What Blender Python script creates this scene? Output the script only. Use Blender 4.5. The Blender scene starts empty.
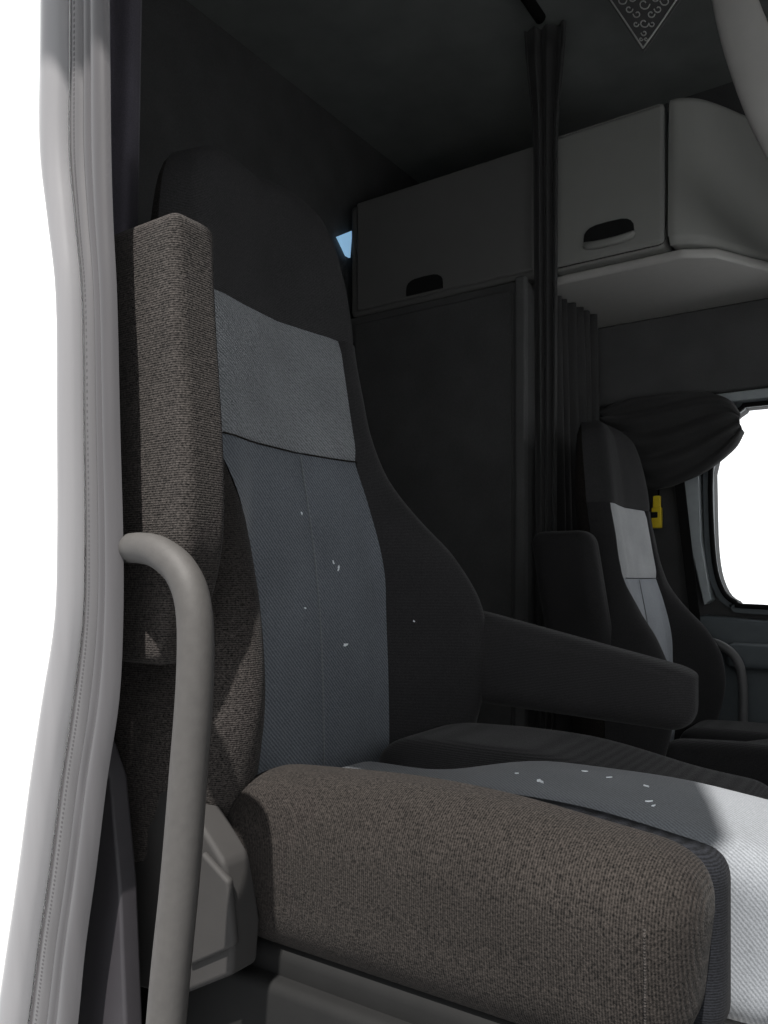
import bpy, bmesh, math, random
from mathutils import Vector, Matrix
random.seed(4)
C = bpy.context.scene.collection
S_, C_, F_, H_ = math.sin(math.radians(34)), math.cos(math.radians(34)), 800.0, 580.0
ZC = 0.80                                   # eye height above the cab floor
FL = -ZC                                    # cab floor, in eye-relative z used while building
def pY(px, py, Y):
    u = (px-384)/F_; v = (H_-py)/F_; dy = C_+S_*u; t = Y/dy
    return Vector((t*(-S_+C_*u), Y, t*v))

# ------------------------------------------------------------ materials
def base_mat(name, col, rough=.7, metal=0, spec=.3):
    m = bpy.data.materials.new(name); m.use_nodes = True
    b = m.node_tree.nodes['Principled BSDF']
    b.inputs['Base Color'].default_value = col; b.inputs['Roughness'].default_value = rough
    b.inputs['Metallic'].default_value = metal; b.inputs['Specular IOR Level'].default_value = spec
    return m, m.node_tree, b
def fabric(name, c1, c2, wave=75, axis='DIAGONAL', fleck=900, bump=.6, sheen=.3, rot=(0,0,0), wk=.32, dist=1.5):
    m, nt, b = base_mat(name, c1, .95, 0, .1)
    N = nt.nodes; L = nt.links
    tc = N.new('ShaderNodeTexCoord'); mp = N.new('ShaderNodeMapping'); mp.inputs['Rotation'].default_value = rot
    L.new(tc.outputs['Object'], mp.inputs['Vector'])
    wv = N.new('ShaderNodeTexWave'); wv.bands_direction = axis; wv.inputs['Scale'].default_value = wave
    wv.inputs['Distortion'].default_value = dist; wv.inputs['Detail'].default_value = 2; wv.inputs['Detail Scale'].default_value = 3
    L.new(mp.outputs[0], wv.inputs['Vector'])
    nz = N.new('ShaderNodeTexNoise'); nz.inputs['Scale'].default_value = fleck; nz.inputs['Detail'].default_value = 3
    L.new(tc.outputs['Object'], nz.inputs['Vector'])
    n2 = N.new('ShaderNodeTexNoise'); n2.inputs['Scale'].default_value = 9; n2.inputs['Detail'].default_value = 4
    L.new(tc.outputs['Object'], n2.inputs['Vector'])
    a = N.new('ShaderNodeMath'); a.operation = 'MULTIPLY_ADD'; a.inputs[1].default_value = wk
    L.new(wv.outputs['Fac'], a.inputs[0])
    s = N.new('ShaderNodeMath'); s.operation = 'MULTIPLY'; s.inputs[1].default_value = 1.07-wk
    L.new(nz.outputs['Fac'], s.inputs[0]); L.new(s.outputs[0], a.inputs[2])
    rp = N.new('ShaderNodeValToRGB'); rp.color_ramp.elements[0].position = .32; rp.color_ramp.elements[1].position = .78
    rp.color_ramp.elements[0].color = c1; rp.color_ramp.elements[1].color = c2
    L.new(a.outputs[0], rp.inputs[0])
    mx = N.new('ShaderNodeMix'); mx.data_type = 'RGBA'; mx.blend_type = 'MULTIPLY'; mx.inputs['Factor'].default_value = .4
    r2 = N.new('ShaderNodeValToRGB'); r2.color_ramp.elements[0].position = .3; r2.color_ramp.elements[0].color = (.55,.55,.55,1)
    r2.color_ramp.elements[1].position = .7; r2.color_ramp.elements[1].color = (1,1,1,1)
    L.new(n2.outputs['Fac'], r2.inputs[0]); L.new(rp.outputs[0], mx.inputs['A']); L.new(r2.outputs[0], mx.inputs['B'])
    L.new(mx.outputs['Result'], b.inputs['Base Color'])
    bp = N.new('ShaderNodeBump'); bp.inputs['Strength'].default_value = bump; bp.inputs['Distance'].default_value = .0015
    L.new(a.outputs[0], bp.inputs['Height']); L.new(bp.outputs[0], b.inputs['Normal'])
    b.inputs['Sheen Weight'].default_value = sheen; b.inputs['Sheen Roughness'].default_value = .4
    return m
def plastic(name, col, rough=.5, var=.10, scale=40, bump=.10, stretch=1, spec=.3):
    m, nt, b = base_mat(name, col, rough, 0, spec)
    N = nt.nodes; L = nt.links
    tc = N.new('ShaderNodeTexCoord'); nz = N.new('ShaderNodeTexNoise'); nz.inputs['Scale'].default_value = scale; nz.inputs['Detail'].default_value = 5
    mp = N.new('ShaderNodeMapping'); mp.inputs['Scale'].default_value = (1,1,stretch)
    L.new(tc.outputs['Object'], mp.inputs['Vector']); L.new(mp.outputs[0], nz.inputs['Vector'])
    rp = N.new('ShaderNodeValToRGB'); rp.color_ramp.elements[0].position = .3; rp.color_ramp.elements[1].position = .75
    k = 1-var
    rp.color_ramp.elements[0].color = (col[0]*k, col[1]*k, col[2]*k, 1); rp.color_ramp.elements[1].color = col
    L.new(nz.outputs['Fac'], rp.inputs[0]); L.new(rp.outputs[0], b.inputs['Base Color'])
    n2 = N.new('ShaderNodeTexNoise'); n2.inputs['Scale'].default_value = 500
    L.new(tc.outputs['Object'], n2.inputs['Vector'])
    bp = N.new('ShaderNodeBump'); bp.inputs['Strength'].default_value = bump; bp.inputs['Distance'].default_value = .001
    L.new(n2.outputs['Fac'], bp.inputs['Height']); L.new(bp.outputs[0], b.inputs['Normal'])
    return m
M = {}
M['dark'] = fabric('dark_fabric', (.0012,.0011,.0010,1), (.0270,.0230,.0205,1), 135, 'X', 430, 1.0, .02, wk=.20)
M['darkv'] = fabric('dark_fabric_back', (.012,.012,.0125,1), (.034,.033,.034,1), 130, 'Z', 500, .6, .08)
M['headv'] = fabric('headrest_fabric', (.017,.017,.0175,1), (.045,.044,.045,1), 130, 'Z', 500, .4, .02)
M['shade'] = fabric('bolster_shade_fabric', (.003,.0033,.004,1), (.012,.013,.016,1), 130, 'Z', 500, .4, .01)  # near-black colour standing in for shade beside the cushion bolster
M['arm'] = fabric('armrest_fabric', (.002,.0018,.0018,1), (.043,.038,.035,1), 135, 'Z', 430, 1.0, .03, wk=.20)
M['blue'] = fabric('slate_fabric', (.055,.062,.072,1), (.150,.163,.182,1), 100, 'DIAGONAL', 600, .5, .15)
M['seatblue'] = fabric('cushion_slate_fabric', (.085,.091,.098,1), (.158,.167,.180,1), 120, 'DIAGONAL', 700, .25, .15)
M['grey'] = fabric('light_grey_fabric', (.105,.111,.117,1), (.220,.230,.240,1), 85, 'DIAGONAL', 600, .6, .12, (0,.6,0), wk=.45, dist=4)
M['pale'] = fabric('pale_grey_fabric', (.27,.28,.29,1), (.54,.55,.56,1), 100, 'DIAGONAL', 600, .6, .15, (0,.6,0))
M['pale2'] = fabric('pale_slate_fabric', (.19,.205,.225,1), (.38,.40,.43,1), 100, 'DIAGONAL', 600, .6, .15, (0,.6,0))
M['curtain'] = fabric('curtain_cloth', (.032,.032,.032,1), (.07,.069,.069,1), 200, 'Z', 500, .2, .1)
M['purple'] = fabric('purple_curtain_cloth', (.07,.066,.078,1), (.12,.11,.135,1), 200, 'Z', 500, .2, .1)
M['seam'] = fabric('seam_thread', (.10,.11,.12,1), (.17,.18,.19,1), 200, 'Z')
M['wall'] = fabric('wall_lining', (.074,.074,.074,1), (.105,.105,.105,1), 300, 'Z', 300, .15, .1)
M['roof'] = fabric('roof_lining', (.17,.18,.172,1), (.23,.24,.23,1), 300, 'Z', 300, .15, .1)
M['wardrobe'] = fabric('wardrobe_lining', (.070,.070,.070,1), (.10,.10,.10,1), 300, 'Z', 300, .15, .1)
M['wardedge'] = fabric('wardrobe_edge', (.10,.10,.10,1), (.14,.14,.14,1), 300, 'Z', 300, .15, .1)
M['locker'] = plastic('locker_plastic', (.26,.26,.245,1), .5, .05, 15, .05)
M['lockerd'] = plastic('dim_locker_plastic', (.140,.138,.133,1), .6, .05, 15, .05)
M['locker2'] = plastic('locker_edge_plastic', (.42,.41,.39,1), .5, .05)
M['hole'] = plastic('recess_black', (.008,.008,.008,1), .8)
M['cover'] = plastic('grey_cover_plastic', (.022,.021,.0205,1), .7, spec=.15)
M['base'] = plastic('black_base_plastic', (.009,.009,.009,1), .8, spec=.06)
M['basegrey'] = plastic('pale_base_plastic', (.35,.34,.33,1), .5)
M['handle'] = plastic('handle_plastic', (.036,.034,.0325,1), .65, .15, 120, spec=.25)
M['handled'] = plastic('dark_handle_plastic', (.09,.09,.092,1), .45)
M['white'] = plastic('white_paint', (.85,.85,.84,1), .35, .04, 8, .02)
M['sealm'] = plastic('seal_rubber', (.062,.060,.062,1), .32, .2, 60, .05, .05)
M['seald'] = plastic('seal_lip_rubber', (.044,.042,.044,1), .30, .25, 60, .05, .05)
M['sealw'] = plastic('seal_bulb_rubber', (.125,.123,.127,1), .28, .12, 60, .03, .05)
M['stitch'] = plastic('seal_groove', (.035,.033,.035,1), .8)
M['frame'] = plastic('pale_window_frame', (.33,.36,.37,1), .5)
M['door'] = plastic('door_trim', (.085,.098,.106,1), .5)
M['yellow'] = plastic('yellow_plastic', (.85,.64,.03,1), .4)
M['lint'] = plastic('white_lint', (.72,.75,.78,1), .9)
M['pencloth'] = plastic('pennant_cloth', (.11,.11,.11,1), .9)
M['penwhite'] = plastic('pennant_white', (.55,.55,.53,1), .9)
M['light_blocker'] = base_mat('blocker_face', (.8,.8,.8,1), .03, 1)[0]  # glossy face of the added sun blocker
g, nt, b = base_mat('sky_glow_pane', (.25,.5,.75,1), .2)
b.inputs['Emission Color'].default_value = (.35,.62,.9,1); b.inputs['Emission Strength'].default_value = .6  # sky light behind the small opening, put in as a blue glow
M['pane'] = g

# ------------------------------------------------------------ mesh helpers
def finish(name, verts, faces, mat, parent=None, smooth=True, sub=0, solid=0, bevel=0, seg=2, org=None):
    me = bpy.data.meshes.new(name)
    wo = Vector((0,0,0))
    if parent is not None:
        p = parent
        while p is not None: wo += Vector(p.location); p = p.parent
    vs = [Vector(v)+Vector((0,0,ZC)) for v in verts]
    loc = Vector((0,0,0))
    if parent is None:
        lo = [min(v[i] for v in vs) for i in range(3)]; hi = [max(v[i] for v in vs) for i in range(3)]
        loc = Vector(((lo[0]+hi[0])/2, (lo[1]+hi[1])/2, lo[2]))
    me.from_pydata([v-wo-loc for v in vs], [], faces)
    bm = bmesh.new(); bm.from_mesh(me)
    bmesh.ops.remove_doubles(bm, verts=bm.verts, dist=1e-5)
    bmesh.ops.recalc_face_normals(bm, faces=bm.faces)
    if bevel: bmesh.ops.bevel(bm, geom=[e for e in bm.edges if len(e.link_faces)==2 and e.calc_face_angle()>.5], offset=bevel, segments=seg, affect='EDGES', profile=.5)
    bm.to_mesh(me); bm.free()
    for p in me.polygons: p.use_smooth = smooth
    me.materials.append(mat)
    o = bpy.data.objects.new(name, me); C.objects.link(o); o.location = loc
    if parent is not None: o.parent = parent
    if solid: 
        md = o.modifiers.new('solid','SOLIDIFY'); md.thickness = solid; md.offset = 0
    if sub:
        md = o.modifiers.new('sub','SUBSURF'); md.levels = sub; md.render_levels = sub
    if bevel and smooth:
        md = o.modifiers.new('wn','WEIGHTED_NORMAL'); md.keep_sharp = False
    return o
def coords(a, b, r, n):
    L = [a, a+.15*r, a+.4*r, a+.7*r, a+r]
    for i in range(1, n): L.append(a+r+(b-a-2*r)*i/n)
    L += [b-r, b-.7*r, b-.4*r, b-.15*r, b]
    return L
def rbox_data(x0,x1,y0,y1,z0,z1,r,n=6,fn=None):
    r = min(r, (x1-x0)/2*.99, (y1-y0)/2*.99, (z1-z0)/2*.99)
    X, Y, Z = coords(x0,x1,r,n), coords(y0,y1,r,n), coords(z0,z1,r,n)
    V = []; Fc = []
    def mp(p):
        q = Vector((min(max(p[0],x0+r),x1-r), min(max(p[1],y0+r),y1-r), min(max(p[2],z0+r),z1-r)))
        d = Vector(p)-q
        if d.length > 1e-9: d = d.normalized()*r
        w = q+d
        return Vector(fn(w)) if fn else w
    def face(A, B, mk):
        s = len(V)
        for a in A:
            for bb in B: V.append(mp(mk(a,bb)))
        nb = len(B)
        for i in range(len(A)-1):
            for j in range(nb-1): Fc.append((s+i*nb+j, s+i*nb+j+1, s+(i+1)*nb+j+1, s+(i+1)*nb+j))
    for z in (z0,z1): face(X, Y, lambda a,b_: (a,b_,z))
    for y in (y0,y1): face(X, Z, lambda a,b_: (a,y,b_))
    for x in (x0,x1): face(Y, Z, lambda a,b_: (x,a,b_))
    return V, Fc
def rbox(name, dims, r, mat, parent=None, n=6, fn=None, **k):
    V, Fc = rbox_data(*dims, r, n, fn)
    return finish(name, V, Fc, mat, parent, **k)
def prism(name, pts, axis, a, b, mat, parent=None, bevel=.004, smooth=True, seg=2):
    n = len(pts)
    def mk(p, t):
        if axis=='Y': return (p[0], t, p[1])
        if axis=='Z': return (p[0], p[1], t)
        return (t, p[0], p[1])
    V = [mk(p,a) for p in pts]+[mk(p,b) for p in pts]
    Fc = [tuple(range(n)), tuple(range(2*n-1, n-1, -1))]+[(i,(i+1)%n,(i+1)%n+n,i+n) for i in range(n)]
    return finish(name, V, Fc, mat, parent, smooth=smooth, bevel=bevel, seg=seg)
def catmull(P, k=8):
    P = [Vector(p) for p in P]; out = []
    Q = [P[0]*2-P[1]]+P+[P[-1]*2-P[-2]]
    for i in range(1, len(Q)-2):
        for j in range(k):
            t = j/k
            out.append(.5*((2*Q[i])+(Q[i+1]-Q[i-1])*t+(2*Q[i-1]-5*Q[i]+4*Q[i+1]-Q[i+2])*t*t+(3*Q[i]-Q[i-1]-3*Q[i+1]+Q[i+2])*t**3))
    out.append(P[-1]); return out
def tube(name, P, rad, mat, parent=None, n=16, k=8, sy=1.0):
    pts = catmull(P, k); V = []; Fc = []
    up = Vector((0,1,0)); m = len(pts)
    for i, p in enumerate(pts):
        t = (pts[min(i+1,m-1)]-pts[max(i-1,0)]).normalized()
        a = up-t*up.dot(t)
        if a.length < .05: a = Vector((1,0,0))-t*t.x
        a.normalize(); c = t.cross(a)
        r = rad(i/(m-1)) if callable(rad) else rad
        for j in range(n):
            an = 2*math.pi*j/n; V.append(p+a*math.cos(an)*r*sy+c*math.sin(an)*r)
    for i in range(m-1):
        for j in range(n): Fc.append((i*n+j, i*n+(j+1)%n, (i+1)*n+(j+1)%n, (i+1)*n+j))
    Fc.append(tuple(range(n))); Fc.append(tuple((m-1)*n+j for j in range(n)))
    return finish(name, V, Fc, mat, parent)
def grid(name, rows, mat, parent=None, solid=0, sub=0, smooth=True):
    V = [p for r in rows for p in r]; n = len(rows[0]); Fc = []
    for i in range(len(rows)-1):
        for j in range(n-1): Fc.append((i*n+j,i*n+j+1,(i+1)*n+j+1,(i+1)*n+j))
    return finish(name, V, Fc, mat, parent, smooth=smooth, solid=solid, sub=sub)
def thing(name, label, cat, loc, group=None):
    o = bpy.data.objects.new(name, None); C.objects.link(o); o.location = (loc[0],loc[1],loc[2]+ZC)
    o.empty_display_size = .05; o['label'] = label; o['category'] = cat
    if group: o['group'] = group
    return o
def tag(o, label, cat, group=None):
    o['label'] = label; o['category'] = cat
    if group: o['group'] = group
    return o
def struct(o): o['kind'] = 'structure'; return o
def holed_wall(name, outer, hole, mk, mat, depth):
    bm = bmesh.new()
    def loop(P):
        vs = [bm.verts.new(Vector(mk(p))+Vector((0,0,ZC))) for p in P]
        for i in range(len(vs)): bm.edges.new((vs[i], vs[(i+1)%len(vs)]))
    loop(outer); loop(hole)
    bmesh.ops.triangle_fill(bm, use_beauty=True, edges=bm.edges[:])
    ex = bmesh.ops.extrude_face_region(bm, geom=bm.faces[:])
    bmesh.ops.translate(bm, vec=depth, verts=[v for v in ex['geom'] if isinstance(v, bmesh.types.BMVert)])
    bmesh.ops.recalc_face_normals(bm, faces=bm.faces)
    me = bpy.data.meshes.new(name); bm.to_mesh(me); bm.free(); me.materials.append(mat)
    o = bpy.data.objects.new(name, me); C.objects.link(o)
    return struct(o)
def box(name, x0,x1,y0,y1,z0,z1, mat, parent=None, bevel=0):
    return prism(name, [(x0,y0),(x1,y0),(x1,y1),(x0,y1)], 'Z', z0, z1, mat, parent, bevel=bevel, smooth=bool(bevel))

# ------------------------------------------------------------ cab shell
XR, XF, YN, YF, ZT = -1.75, 1.35, .515, 2.86, 1.66
struct(box('floor', XR, XF, YN, YF, FL-.05, FL, M['base']))
struct(box('ceiling', XR-.05, XF+.05, YN-.02, YF+.05, ZT, ZT+.05, M['roof']))
struct(box('wall_back', XR-.05, XR, YN, YF, FL-.05, ZT, M['wall']))
holed_wall('wall_front', [(YN,FL-.05),(YF,FL-.05),(YF,ZT),(YN,ZT)], [(.75,.1),(2.65,.1),(2.6,.85),(.8,.85)],
           lambda p: (XF, p[0], p[1]), M['wall'], Vector((.05,0,0)))
Lpx = [(44,-200),(44,-60),(43,60),(42,150),(50,220),(59,300),(60,430),(60,540),(57,620),(44,700),(32,780),(20,870),(8,950),(-4,1030),(-20,1130),(-40,1240)]
Rpx = [(108,-200),(108,-60),(109,60),(110,150),(112,240),(116,330),(119,430),(122,530),(122,600),(118,690),(106,770),(95,840),(84,930),(76,1030),(62,1130),(45,1240)]
def interp(P, n): return catmull([Vector((p[0],p[1],0)) for p in P], n)
Lc, Rc = interp(Lpx, 5), interp(Rpx, 5)
edge = [pY(l.x*.5+r.x*.5, l.y, .505) for l, r in zip(Lc, Rc)]
edge = [e for e in edge if -.83 < e.z < .66]
hole = [(e.x, e.z) for e in edge]+[(edge[-1].x+.05,-.86),(.45,-.86),(.62,-.6),(.62,.1),(.35,.68),(edge[0].x+.03,.68)]
holed_wall('wall_near', [(XR-.05,-1.3),(XF+.05,-1.3),(XF+.05,ZT+.05),(XR-.05,ZT+.05)], hole, lambda p: (p[0], .495, p[1]), M['white'], Vector((0,.018,0)))
win0 = [(-.585,.36),(-.578,.1),(-.555,-.02),(-.51,-.072),(-.41,-.087),(.4,-.10),(.47,0),(.32,.55),(-.40,.566),(-.49,.558),(-.552,.49)]
wc = catmull([Vector((x,z,0)) for x, z in win0+[win0[0]]], 4)[:-1]
win = [(p.x,p.y) for p in wc]
holed_wall('wall_far', [(XR,FL-.05),(XF,FL-.05),(XF,ZT),(XR,ZT)], win, lambda p: (p[0], YF, p[1]), M['wall'], Vector((0,.05,0)))

# ------------------------------------------------------------ door seal
seal = thing('door_seal', 'grey rubber door seal running down the edge of the white body pillar', 'door seal', (-.72,.50,FL))
SB = .488
def seal_strip(name, s0, s1, n, mat, fn):
    rows = []
    for i, (l, r) in enumerate(zip(Lc, Rc)):
        row = []
        for j in range(n+1):
            s = s0+(s1-s0)*j/n; px = l.x+(r.x-l.x)*s
            p = pY(px, l.y, SB); p.y = SB-fn(s); row.append(p)
        rows.append(row)
    return grid(name, rows, mat, seal)
def hump(s, c, w, h): return h*math.sqrt(max(0,1-((s-c)/w)**2))
seal_strip('bulb', .0, .36, 12, M['sealw'], lambda s: hump(s,.18,.181,.016)-.004)
seal_strip('groove', .36, .42, 2, M['stitch'], lambda s: -.004)
seal_strip('rib', .42, .60, 6, M['sealm'], lambda s: hump(s,.51,.095,.007)-.004)
seal_strip('lip', .60, 1.0, 20, M['seald'], lambda s: max(hump(s,.68,.085,.008),hump(s,.87,.135,.013))-.005)
V = []; Fc = []
for i in range(len(Lc)-1):
    for h in range(4):
        f = h/4; l = Lc[i].lerp(Lc[i+1], f); r = Rc[i].lerp(Rc[i+1], f)
        a = pY(l.x+(r.x-l.x)*.50, l.y, SB); bq = pY(l.x+(r.x-l.x)*.52, l.y+1.5, SB)
        a.y = bq.y = SB-.0025
        s = len(V); dz = (bq-a)
        V += [a, a+Vector((dz.x,0,0)), bq+Vector((0,0,-.001)), Vector((a.x,a.y,bq.z-.001))]; Fc.append((s,s+1,s+2,s+3))
finish('stitching', V, Fc, M['stitch'], seal, smooth=False, solid=.0012)

t = prism('pillar_trim', [(p.x,p.z) for p in [pY(60,700,.545),pY(108,715,.545),pY(128,775,.545),pY(138,880,.545),pY(147,1100,.545),pY(20,1100,.545)]], 'Y', .522, .545, plastic('pillar_trim_plastic',(.018,.0165,.019,1),.6))
tag(t, 'dark grey plastic trim panel at the foot of the pillar behind the seal', 'trim panel')

# ------------------------------------------------------------ near seat
YC = .915
seat = thing('truck_seat', 'large near truck seat with blue-grey centre panels and dark side bolsters', 'seat', (-.45,YC,FL), 'truck seats')
TAB = [(-.33,-.720,.338,.07,.13),(-.24,-.720,.344,.10,.14),(-.14,-.722,.348,.122,.15),(-.04,-.728,.342,.118,.15),(.04,-.738,.312,.088,.15),
       (.11,-.750,.268,.045,.14),(.17,-.762,.230,.022,.13),(.24,-.775,.208,.014,.12),(.31,-.787,.202,.012,.11),(.375,-.797,.198,.010,.10),
       (.44,-.803,.195,.010,.10),(.50,-.810,.188,.008,.09),(.56,-.820,.172,.006,.08),(.60,-.830,.150,.004,.07),(.625,-.845,.115,0,.05),(.635,-.86,.08,0,.03)]
def prm(z):
    pts = TAB
    for i, (a, b_) in enumerate(zip(pts, pts[1:])):
        if z <= b_[0]:
            k = (z-a[0])/(b_[0]-a[0]); k = max(0,k)
            p0 = pts[max(i-1,0)]; p3 = pts[min(i+2,len(pts)-1)]
            return [.5*(2*a[j]+(b_[j]-p0[j])*k+(2*p0[j]-5*a[j]+4*b_[j]-p3[j])*k*k+(3*a[j]-p0[j]-3*b_[j]+p3[j])*k**3) for j in range(1,5)]
    return list(pts[-1][1:])
def sm(t): t = min(max(t,0),1); return t*t*(3-2*t)
def front(z, y):
    xf, w, bb, T = prm(z); t = min(abs(y)/w, 1)
    x = xf+bb*sm((t-.42)/.36)-.012*(1-(min(t/.5,1)))
    if t > .78: x -= (.05+bb*.75)*(1-math.sqrt(max(0,1-((t-.78)/.22)**2)))
    return x
def iw(z, s):
    if s < 0: return .166+.022*math.exp(-((z-.15)/.11)**2)+.022*sm((-.14-z)/.14)
    return .162-.030*sm((z+.02)/.22)
def zs(a, b_, n): return [a+(b_-a)*i/n for i in range(n+1)]
def puff(k, n): 
    e = min(k, n-k)/n; return -.005*max(0, 1-e*9)
ZP = .392
def insert(name, z0, z1, nz, mat):
    rows = []
    for i, z in enumerate(zs(z0,z1,nz)):
        row = []
        for j in range(21):
            q = j/10-1; y = iw(z,q)*q; row.append((front(z,y)+.004+puff(j,20)+puff(i,nz), YC+y, z))
        rows.append(row)
    return grid(name, rows, mat, seat)
lo = insert('lower_back_panel', -.32, .19, 40, M['blue'])
up = insert('upper_back_panel', .19, ZP, 20, M['grey'])
rows = []
for i, z in enumerate(zs(ZP,.635,24)):
    w = prm(z)[1]; rows.append([(front(z,w*(j/12-1))+(-.004 if i==0 else 0), YC+w*(j/12-1), z) for j in range(25)])
grid('headrest', rows, M['headv'], seat)
bols = {}
for s in (-1,1):
    rows = []
    for i, z in enumerate(zs(-.33,ZP,48)):
        w = prm(z)[1]; a = iw(z,s); rows.append([(front(z,a+(w-a)*k)+(-.004 if j==0 else .001), YC+s*(a+(w-a)*k), z) for j in range(17) for k in [(j/16)**.8 if j else 0]])
    bols[s] = grid('back_bolster', rows, M['arm'] if s<0 else M['darkv'], seat)
rows = []
for z in zs(-.33,.635,40):
    xf, w, bb, T = prm(z); e = front(z, w); row = []
    for j in range(25):
        an = math.pi*j/24; c = math.cos(an); s2 = math.sin(an)
        row.append((e-(e-(xf-T))*(abs(s2)**.6), YC+w*(1 if c>0 else -1)*abs(c)**.45, z))
    rows.append(row)
grid('back_shell', rows, M['dark'], seat)
P = [(front(z, .012)+.0045, YC+.005, z) for z in zs(-.3,.185,24)]
tube('centre_seam', P, .0010, M['seam'], seat, n=6, k=1)
P = [(front(.19, y)+.001, YC+y, .19) for y in zs(-.178,.130,14)]
tube('cross_seam', P, .0012, M['dark'], seat, n=6, k=1)
# cushion
def nb(w):
    x, y, z = w
    if z > -.3:
        k = (z+.3)/.1
        z += k*(.014*math.exp(-((x+.42)/.16)**2)-.012*sm((x+.34)/.2)-.008*sm((-.6-x)/.1))
    if x > -.22: x -= .018*max(0,(-.24-z)/.15)
    y -= .010*math.exp(-((z+.29)/.07)**2)
    return (x,y,z)
rbox('cushion_bolster', (-.655,-.138,.625,.760,-.40,-.214), .055, M['dark'], seat, 12, nb, sub=1)
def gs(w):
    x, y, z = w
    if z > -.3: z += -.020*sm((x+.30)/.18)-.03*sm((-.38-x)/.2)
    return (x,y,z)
rbox('bolster_shade_strip', (-.66,-.142,.725,.786,-.402,-.222), .024, M['shade'], seat, 10, gs, sub=1)  # added dark strip; the bolster's shaded inner side is put into its colour
def fb(w):
    x, y, z = w
    if z > -.3: z += .006*math.exp(-((x+.5)/.12)**2)-.03*sm((x+.42)/.22)
    return (x,y,z)
rbox('cushion_bolster', (-.685,-.150,.960,1.215,-.40,-.236), .05, M['darkv'], seat, 8, fb, sub=1)
def panel_z(x, y):
    return .006*math.exp(-((y-.88)/.1)**2)-.014*sm((x+.25)/.15)-.036*sm((-.38-x)/.2)
def cen(w):
    x, y, z = w
    if z > -.32: z += panel_z(x, y)*min(1,(z+.32)/.05)
    return (x,y,z)
rbox('cushion_panel', (-.70,-.094,.762,.985,-.405,-.230), .036, M['seatblue'], seat, 12, cen, sub=1)
P = [(-.175-.003*abs(z+.3)/.1, .6225-.010*math.exp(-((z+.29)/.07)**2)+.001, z) for z in zs(-.36,-.265,10)]
tube('corner_seam', P, .0010, M['arm'], seat, n=6, k=1)
# armrests
def ra(w):
    x, y, z = w
    k = sm((.06-z)/.22); x = -.665+(x+.665)*(1-.44*k)-.010*k
    x += .016*sm((.34-z)/.26)*sm((x+.665)/.07)*(1-k)
    return (x,y,z)
rbox('raised_armrest', (-.712,-.596,.525,.582,-.085,.360), .013, M['arm'], seat, 16, ra, sub=1)
def ia(w):
    x, y, z = w; k = (x+.63)/.35
    if z > -.14: z -= .062*k*(z+.14)/.085
    z -= .016*k
    return (x,y,z)
rbox('lowered_armrest', (-.66,-.276,1.185,1.275,-.208,-.052), .036, M['darkv'], seat, 12, ia, sub=1)
rbox('side_pad', (-.79,-.685,.575,.68,-.33,.0), .035, M['arm'], seat, 8, None, sub=1)
cp = [pY(*q,.60) for q in [(150,782),(178,786),(208,810),(238,858),(248,925),(245,968),(190,990),(140,978),(132,860),(136,785)]]
rc = prism('recliner_cover', [(p.x,p.z) for p in cp], 'Y', .580, .62, M['cover'], seat, bevel=.006, seg=3)
rp_ = [pY(*q,.58) for q in [(205,850),(232,880),(238,945),(192,965)]]
prism('cover_rib', [(p.x,p.z) for p in rp_], 'Y', .574, .584, M['cover'], rc, bevel=.004, seg=3)
rbox('seat_pan', (-.70,-.16,.635,1.20,-.455,-.385), .015, M['base'], seat, 4)
rbox('side_rail', (-.72,-.20,.615,.65,-.50,-.415), .010, M['base'], seat, 4)
rbox('front_cover', (-.22,-.100,.70,1.14,-.62,-.408), .02, M['basegrey'], seat, 4)
rbox('pedestal', (-.66,-.22,.68,1.16,FL,-.44), .03, M['base'], seat, 4)
rbox('buckle', (-.655,-.635,1.17,1.19,-.30,-.235), .006, M['basegrey'], seat, 3)

# ------------------------------------------------------------ far seat
OFF = Vector((.10,1.375,0)); DZ = -.185
seat2 = thing('truck_seat', 'far truck seat beside the far door, with a pale grey back panel', 'seat', (-.45+OFF.x,YC+OFF.y,FL), 'truck seats')
skip = {'pedestal','raised_armrest','front_cover','side_rail','lowered_armrest','buckle','corner_seam','side_pad','recliner_cover'}
def remat(c, m): c.data = c.data.copy(); c.data.materials.clear(); c.data.materials.append(m)
for ch in list(seat.children):
    kind = ch.name.split('.')[0]
    if kind in skip: continue
    c = ch.copy(); C.objects.link(c); c.parent = seat2; c.location = (0,0,DZ)
    if kind in ('headrest','upper_back_panel','back_shell','back_bolster','lower_back_panel','cross_seam','centre_seam'): c.scale = (1,1.10,1)
    if ch is up: remat(c, M['pale'])
    if ch is lo: remat(c, M['pale2'])
    if ch is bols[-1] or kind in ('cushion_bolster','cushion_panel'): remat(c, M['darkv'])
rbox('pedestal', (-.56,-.10,.68+1.375,1.16+1.375,FL,-.44+DZ), .03, M['base'], seat2, 4)
def fa(w):
    x, y, z = w; return (x-.30*(z+.05)*.55, y, z)
rbox('raised_armrest', (-.82,-.655,1.91,2.00,-.30,.125), .035, M['darkv'], seat2, 10, fa, sub=1)

# ------------------------------------------------------------ grab handles
hp = [(124,549,.508),(140,548,.494),(160,553,.487),(182,573,.485),(194,610,.484),(195,680,.482),(188,780,.48),(180,880,.478),(170,980,.475),(160,1100,.475)]
h = tube('grab_handle', [pY(*q) for q in hp], lambda k: .0142+.0035*k, M['handle'], None, n=24, k=10)
tag(h, 'grey curved grab handle in front of the near seat', 'grab handle', 'grab handles')
hp = [(680,640,2.72),(700,640,2.68),(722,646,2.66),(738,662,2.66),(743,690,2.66),(743,730,2.66),(742,775,2.67),(738,800,2.755)]
h = tube('grab_handle', [pY(*q) for q in hp], .014, M['handled'], None, n=16, k=8)
tag(h, 'dark curved grab handle beside the far door', 'grab handle', 'grab handles')

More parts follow.
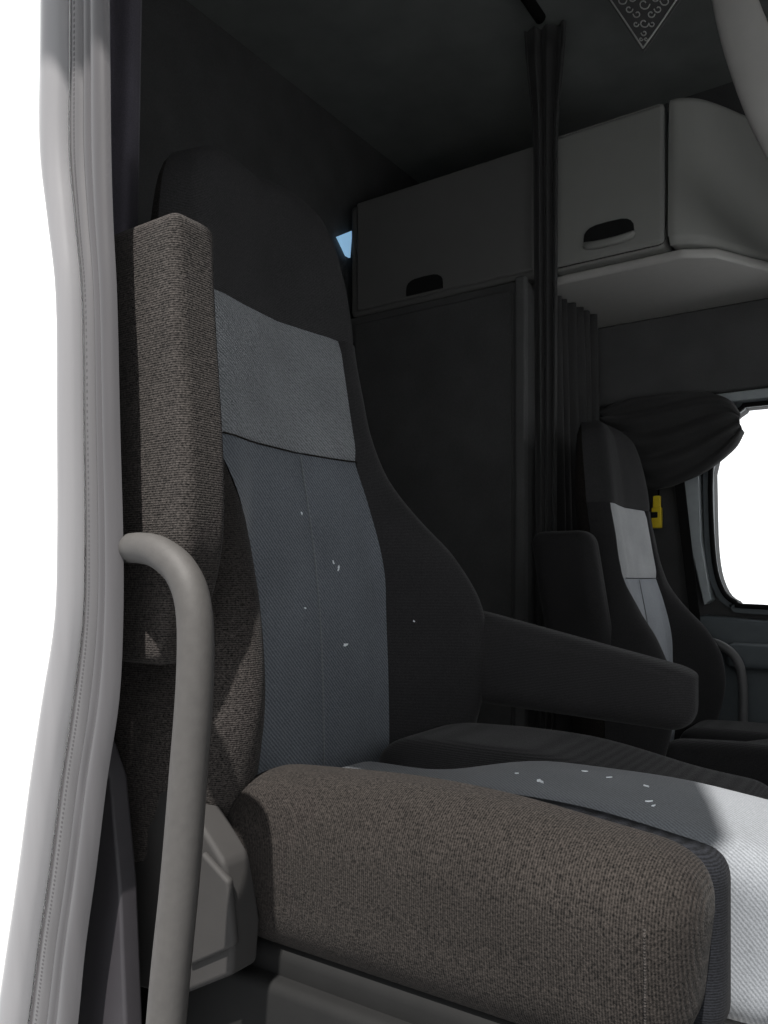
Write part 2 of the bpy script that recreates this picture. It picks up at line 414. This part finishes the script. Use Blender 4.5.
# unseen blocker added outside the cab to shape the cushion's sun patch
blocker = thing('sun_blocker', 'unseen black panel added over the open cab door to block sun', 'light_blocker', (-.28,.2,.84))
rbox('blocker_panel', (-.40,.055,.17,.23,.85,1.22), .03, M['base'], blocker, 4)
rbox('blocker_face', (-.37,.025,.228,.236,.88,1.19), .003, M['light_blocker'], blocker, 2)
rbox('blocker_lobe', (-.74,-.30,.17,.23,1.09,1.36), .02, M['base'], blocker, 4)  # added lobe that keeps sun streaks off the backrest
tube('blocker_bracket', [(-.5,.22,1.25),(-.5,.3,1.27),(-.5,.42,1.28),(-.5,.50,1.28)], .015, M['base'], blocker)

# ------------------------------------------------------------ wardrobe and lockers
YB = 2.85
w = thing('wardrobe', 'tall dark cabinet standing behind the seats under the lockers', 'cabinet', (-1.33,2.57,FL))
box('body', -1.70,-1.02,2.29,YB,FL,.93, M['wardrobe'], w, bevel=.006)
box('door', -1.66,-1.06,2.278,2.29,FL+.05,.90, M['wardrobe'], w, bevel=.004)
box('edge_strip', -1.045,-1.012,2.27,2.30,FL,.935, M['wardedge'], w, bevel=.006)
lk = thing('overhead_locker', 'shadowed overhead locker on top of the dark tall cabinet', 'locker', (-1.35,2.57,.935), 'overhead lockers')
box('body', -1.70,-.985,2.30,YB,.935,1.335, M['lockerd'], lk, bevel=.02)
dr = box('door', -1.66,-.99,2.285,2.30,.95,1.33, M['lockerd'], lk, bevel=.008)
def dshape(x0,x1,z0,z1):
    out = [(x0,z0),(x1,z0)]
    m = (x0+x1)/2; h = (x1-x0)/2
    for i in range(11):
        an = math.pi*i/10; out.append((m+h*math.copysign(abs(math.cos(an))**.55, math.cos(an)), z0+(z1-z0)*(.35+.65*math.sin(an)**.8)))
    return out
a = pY(407,303,2.285); b_ = pY(443,278,2.285)
prism('handle_recess', dshape(a.x,b_.x,.958,1.01), 'Y', 2.279, 2.287, M['hole'], dr, bevel=0, smooth=False)
lk = thing('overhead_locker', 'pale grey overhead locker with oval handle right of the hanging strap', 'locker', (-.76,2.57,.935), 'overhead lockers')
box('body', -.945,-.60,2.30,YB,.935,1.335, M['locker'], lk, bevel=.02)
dr = box('door', -.938,-.599,2.282,2.302,.940,1.333, M['locker'], lk, bevel=.014)
a = pY(584,255,2.28); b_ = pY(634,230,2.28)
prism('handle_recess', dshape(a.x,b_.x,.980,1.035), 'Y', 2.276, 2.284, M['hole'], dr, bevel=0, smooth=False)
rbox('handle_lip', (a.x-.004,b_.x+.004,2.262,2.284,.962,.985), .010, M['locker'], dr, 6, lambda w_: (w_[0], w_[1]+(abs(w_[0]-(a.x+b_.x)/2)/.08)**3*.012, w_[2]+(abs(w_[0]-(a.x+b_.x)/2)/.08)**3*.012))
lk = thing('overhead_locker', 'angled end locker tapering towards the far window', 'locker', (-.45,2.6,.935), 'overhead lockers')
cur = catmull([(-.595,2.284,0),(-.56,2.286,0),(-.50,2.335,0),(-.42,2.48,0),(-.34,2.65,0),(-.28,2.80,0)], 6)
prism('body', [(p.x,p.y) for p in cur]+[(-.27,YB),(-.595,YB)], 'Z', .935, 1.34, M['locker'], lk, bevel=.022, seg=4)
struct(prism('trim_3', [(-1.0,2.33),(-.56,2.33),(-.48,2.38),(-.30,2.70),(.2,2.74),(.2,YB),(-1.0,YB)], 'Z', .905, .933, M['locker2'], bevel=.01, seg=3))
struct(box('trim_1', -1.0, XF, 2.80, YF, .62, .903, M['wall'], bevel=.01))
struct(prism('trim_2', [(-.62,.580),(.4,.580),(.4,.612),(-.62,.612)], 'Y', 2.79, YF, M['frame'], bevel=.006))
struct(prism('trim_4', [(p.x,p.z) for p in [pY(680,430,2.80),pY(698,430,2.80),pY(702,540,2.80),pY(712,600,2.80),pY(705,605,2.80),pY(691,545,2.80)]], 'Y', 2.785, YF, M['frame'], bevel=.004))

# ------------------------------------------------------------ curtains
def curtain(name, top, bot, mat, folds, amp, n=60, m=20, mod=None):
    rows = []
    for i in range(m+1):
        k = i/m; row = []
        for j in range(n+1):
            s = j/n
            s2 = .5+(s-.5)*(mod(k) if mod else 1)
            p = Vector(top[0]).lerp(Vector(top[1]), s2).lerp(Vector(bot[0]).lerp(Vector(bot[1]), s2), k)
            d = (Vector(top[1])-Vector(top[0])); nrm = Vector((-d.y,d.x,0)).normalized()
            ph = folds*2*math.pi*s+.5*math.sin(3*k+s*5)
            p += nrm*amp*(math.sin(ph)+.3*math.sin(ph*1.7+1))*(.7+.3*k)
            row.append(p)
        rows.append(row)
    return grid(name, rows, mat, None, solid=.002)
c = curtain('curtain', ((-.968,2.19,1.62),(-.868,2.22,1.62)), ((-.955,2.20,-.5),(-.880,2.22,-.5)), M['curtain'], 3, .013, m=30, mod=lambda k: 1.15-.45*sm(k/.16))
tag(c, 'narrow dark bunk curtain bunched like a strap between the lockers', 'curtain', 'dark bunk curtains')
c = curtain('curtain', ((-.97,2.38,.90),(-.93,2.66,.90)), ((-.95,2.38,-.3),(-.90,2.64,-.3)), M['curtain'], 6, .018)
tag(c, 'dark pleated curtain hanging below the lockers behind the far seat', 'curtain', 'dark bunk curtains')
c = curtain('curtain', ((-1.06,.60,1.6),(-.965,.80,1.6)), ((-1.08,.60,.1),(-1.0,.80,.1)), M['purple'], 3, .012)
tag(c, 'dark purple curtain hanging beside the near door pillar', 'curtain')
tr = tube('curtain_track', [(-.93,.62,1.645),(-.93,1.2,1.645),(-.93,1.8,1.645),(-.93,2.20,1.645)], .016, M['base'], None, n=10)
tag(tr, 'dark ceiling curtain track running across the cab', 'curtain track')
top = catmull([pY(598,412,2.76), pY(630,400,2.75), pY(672,394,2.74), pY(706,392,2.73), pY(728,400,2.71), pY(740,415,2.71)], 8)
bot = catmull([pY(616,440,2.76), pY(644,484,2.75), pY(666,488,2.73), pY(702,474,2.71), pY(732,450,2.70), pY(743,432,2.71)], 8)
rows = []
for i, (a, b_) in enumerate(zip(top, bot)):
    s = i/(len(top)-1); row = []
    for j in range(31):
        k = j/30; p = a.lerp(b_, k); p.y -= .035*math.sin(math.pi*k)+.018*math.sin(k*24+s*6)*(1-.5*s); row.append(p)
    rows.append(row)
g_ = grid('window_curtain', rows, M['curtain'], None, solid=.008)
tag(g_, 'dark curtain gathered and tied back at the far window corner', 'curtain')

# ------------------------------------------------------------ far door
fd = thing('side_door', 'dark door lining with pale window surround behind the far seat', 'door', (-.1,2.83,FL))
n = len(win)
cen_ = Vector((-.05,.23))
outer = []
for i in range(n):
    a, b_ = Vector(win[i-1]), Vector(win[(i+1)%n]); tdir = (b_-a).normalized(); nn = Vector((tdir.y,-tdir.x))
    if nn.dot(Vector(win[i])-cen_) < 0: nn = -nn
    outer.append((win[i][0]+nn.x*.026, win[i][1]+nn.y*.024))
V = []; Fc = []
for y in (2.81,2.855):
    V += [(x,y,z) for x, z in outer]+[(x,y,z) for x, z in win]
for i in range(n):
    j = (i+1)%n
    Fc += [(i,j,n+j,n+i), (2*n+i,2*n+j,3*n+j,3*n+i), (i,j,2*n+j,2*n+i), (n+i,n+j,3*n+j,3*n+i)]
finish('window_surround', V, Fc, M['door'], fd, smooth=False)
prism('door_lining', [(-.62,-.115),(-.40,-.13),(.46,-.13),(.5,-.75),(-.60,-.75),(-.66,-.4)], 'Y', 2.77, 2.855, M['door'], fd, bevel=.015, seg=3)
tube('window_gasket', [(x,2.805,z) for x, z in (win0[7:]+win0[:6])], .008, M['base'], fd, n=8, k=4)
rbox('armrest_ledge', (-.52,.3,2.70,2.78,-.28,-.20), .02, M['door'], fd, 4)
y_ = thing('belt_tag', 'small yellow clip hanging beside the far seat headrest', 'clip', tuple(pY(657,530,2.79)))
a = pY(652,499,2.79); b_ = pY(662,528,2.79)
rbox('clip_body', (a.x,b_.x,2.78,2.80,b_.z,a.z-.03), .004, M['yellow'], y_, 2)
rbox('clip_hook', (a.x+.004,b_.x-.004,2.782,2.798,a.z-.032,a.z+.01), .004, M['yellow'], y_, 2)
rbox('clip_latch', (a.x-.004,b_.x-.012,2.776,2.782,b_.z+.035,b_.z+.055), .003, M['hole'], y_, 2)
tube('clip_cord', [((a.x+b_.x)/2,2.81,a.z),((a.x+b_.x)/2,2.815,.5),((a.x+b_.x)/2,2.815,.63)], .003, M['base'], y_, n=6)
s_ = prism('seat_belt', [(p.x,p.z) for p in [pY(670,440,2.77),pY(680,440,2.77),pY(703,640,2.77),pY(693,640,2.77)]], 'Y', 2.762, 2.767, M['base'], None, bevel=.001)
tag(s_, 'dark seat belt webbing running down beside the far window', 'seat belt')

def on_x(px, py, X):
    u = (px-384)/F_; v = (H_-py)/F_; t = X/(-S_+C_*u); return Vector((X, t*(C_+S_*u), t*v))
pp = [on_x(px, py, XR+.01) for px, py in [(336,237),(351,231),(349,258),(345,256)]]
V = [tuple(p) for p in pp]+[(p.x+.006,p.y,p.z) for p in pp]
struct(finish('sky_stand_in_1', V, [(0,1,2,3),(7,6,5,4),(0,1,5,4),(1,2,6,5),(2,3,7,6),(3,0,4,7)], M['pane'], smooth=False))

# ------------------------------------------------------------ pennant and roof rail
pn = thing('pennant', 'small dark triangular pennant with white border hanging from the ceiling', 'pennant', tuple(pY(645,52,2.18)))
def pq(x, y, Y=2.18): p = pY(x,y,Y); return (p.x,p.z)
prism('cloth', [pq(590,-28),pq(700,-28),pq(643,53)], 'Y', 2.18, 2.184, M['pencloth'], pn, bevel=0, smooth=False)
def line(name, P, r): tube(name, [pY(x,y,2.177) for x, y in P], r, M['penwhite'], pn, n=6, k=4)
line('border', [(594,-24),(610,-1),(627,24),(643,48)], .0022)
line('border', [(643,48),(660,24),(677,-1),(694,-24)], .0022)
for cx, cy, r, d in [(622,0,5,1),(633,-2,4,-1),(644,4,6,1),(655,-2,4,1),(665,1,5,-1),(629,9,4,1),(637,14,4,-1),(651,14,4,1),(658,9,4,-1),(644,23,5,1),(636,24,3,1),(652,24,3,-1),(644,33,3,-1),(641,39,2,1),(646,39,2,1)]:
    line('emblem_scroll', [(cx+d*r*math.cos(a)*(1-a/9), cy+r*math.sin(a)*(1-a/9)) for a in [i*.8 for i in range(8)]], .0016)
rr = tube('roof_rail', [pY(700,-170,1.95),pY(716,-80,2.0),pY(734,0,2.02),(pY(750,50,2.05)),pY(776,115,2.1),pY(810,180,2.2),pY(870,300,2.78)], lambda k: .036+.02*sm(k*1.5), M['locker2'], None, n=20, sy=.35)
tag(rr, 'pale curved trim rail dropping from the ceiling in the right corner', 'trim rail')

# ------------------------------------------------------------ lint flecks
def fleck(p, nrm, r=.0026):
    V = []
    r = r*(.5+random.random()*.9)
    a = Vector((0,1,0)); c = nrm.cross(a).normalized()
    rot = random.random()*3; a, c = a*math.cos(rot)+c*math.sin(rot), c*math.cos(rot)-a*math.sin(rot)
    m = 9; rs = [r*(.25+random.random()*1.3) for _ in range(m)]
    for lvl in (0,.0012):
        for i in range(m):
            an = 2*math.pi*i/m; V.append(p+nrm*lvl+a*math.cos(an)*rs[i]*.5+c*math.sin(an)*rs[i]*1.3)
    Fc = [tuple(range(m)), tuple(range(2*m-1,m-1,-1))]+[(i,(i+1)%m,(i+1)%m+m,i+m) for i in range(m)]
    o = finish('lint_fleck', V, Fc, M['lint'], smooth=False)
    tag(o, 'tiny white lint fleck lying on the near seat fabric', 'lint', 'white lint flecks on the near seat')
for y, z in [(-.012,.098),(.046,.026),(.056,.018),(.060,-.098),(-.03,-.04)]:
    fleck(Vector((front(z,y)+.0042, YC+y, z)), Vector((1,0,0)), .0032)
fleck(Vector((front(-.067,.19)+.003, YC+.19, -.067)), Vector((1,0,0)), .0040)
for x, y in [(-.392,.856),(-.355,.838),(-.295,.896),(-.232,.828),(-.225,.818),(-.328,.91),(-.25,.88)]:
    fleck(Vector((x, y, -.230+panel_z(x,y)-.0003)), Vector((0,0,1)), .0036)

# ------------------------------------------------------------ light, world, camera
sd = bpy.data.lights.new('sun', 'SUN'); sd.energy = 14; sd.angle = math.radians(.9); sd.color = (1,.965,.92)
so = bpy.data.objects.new('sun', sd); C.objects.link(so)
so.rotation_euler = Vector((-.35,1,-1.9)).to_track_quat('-Z','Y').to_euler()
wd = bpy.data.worlds.new('world'); bpy.context.scene.world = wd; wd.use_nodes = True
wn = wd.node_tree.nodes; bg = wn['Background']
bg.inputs[0].default_value = (.96,.98,1,1); bg.inputs[1].default_value = 1.6
cd = bpy.data.cameras.new('cam'); cd.lens = 800/1024*36; cd.sensor_width = 36; cd.sensor_fit = 'AUTO'
cd.shift_y = 68/1024; cd.clip_start = .02
co = bpy.data.objects.new('camera', cd); C.objects.link(co)
co.location = (0,0,ZC); co.rotation_euler = (math.radians(90),0,math.radians(34))
bpy.context.scene.camera = co
bpy.context.scene.view_settings.view_transform = 'Standard'
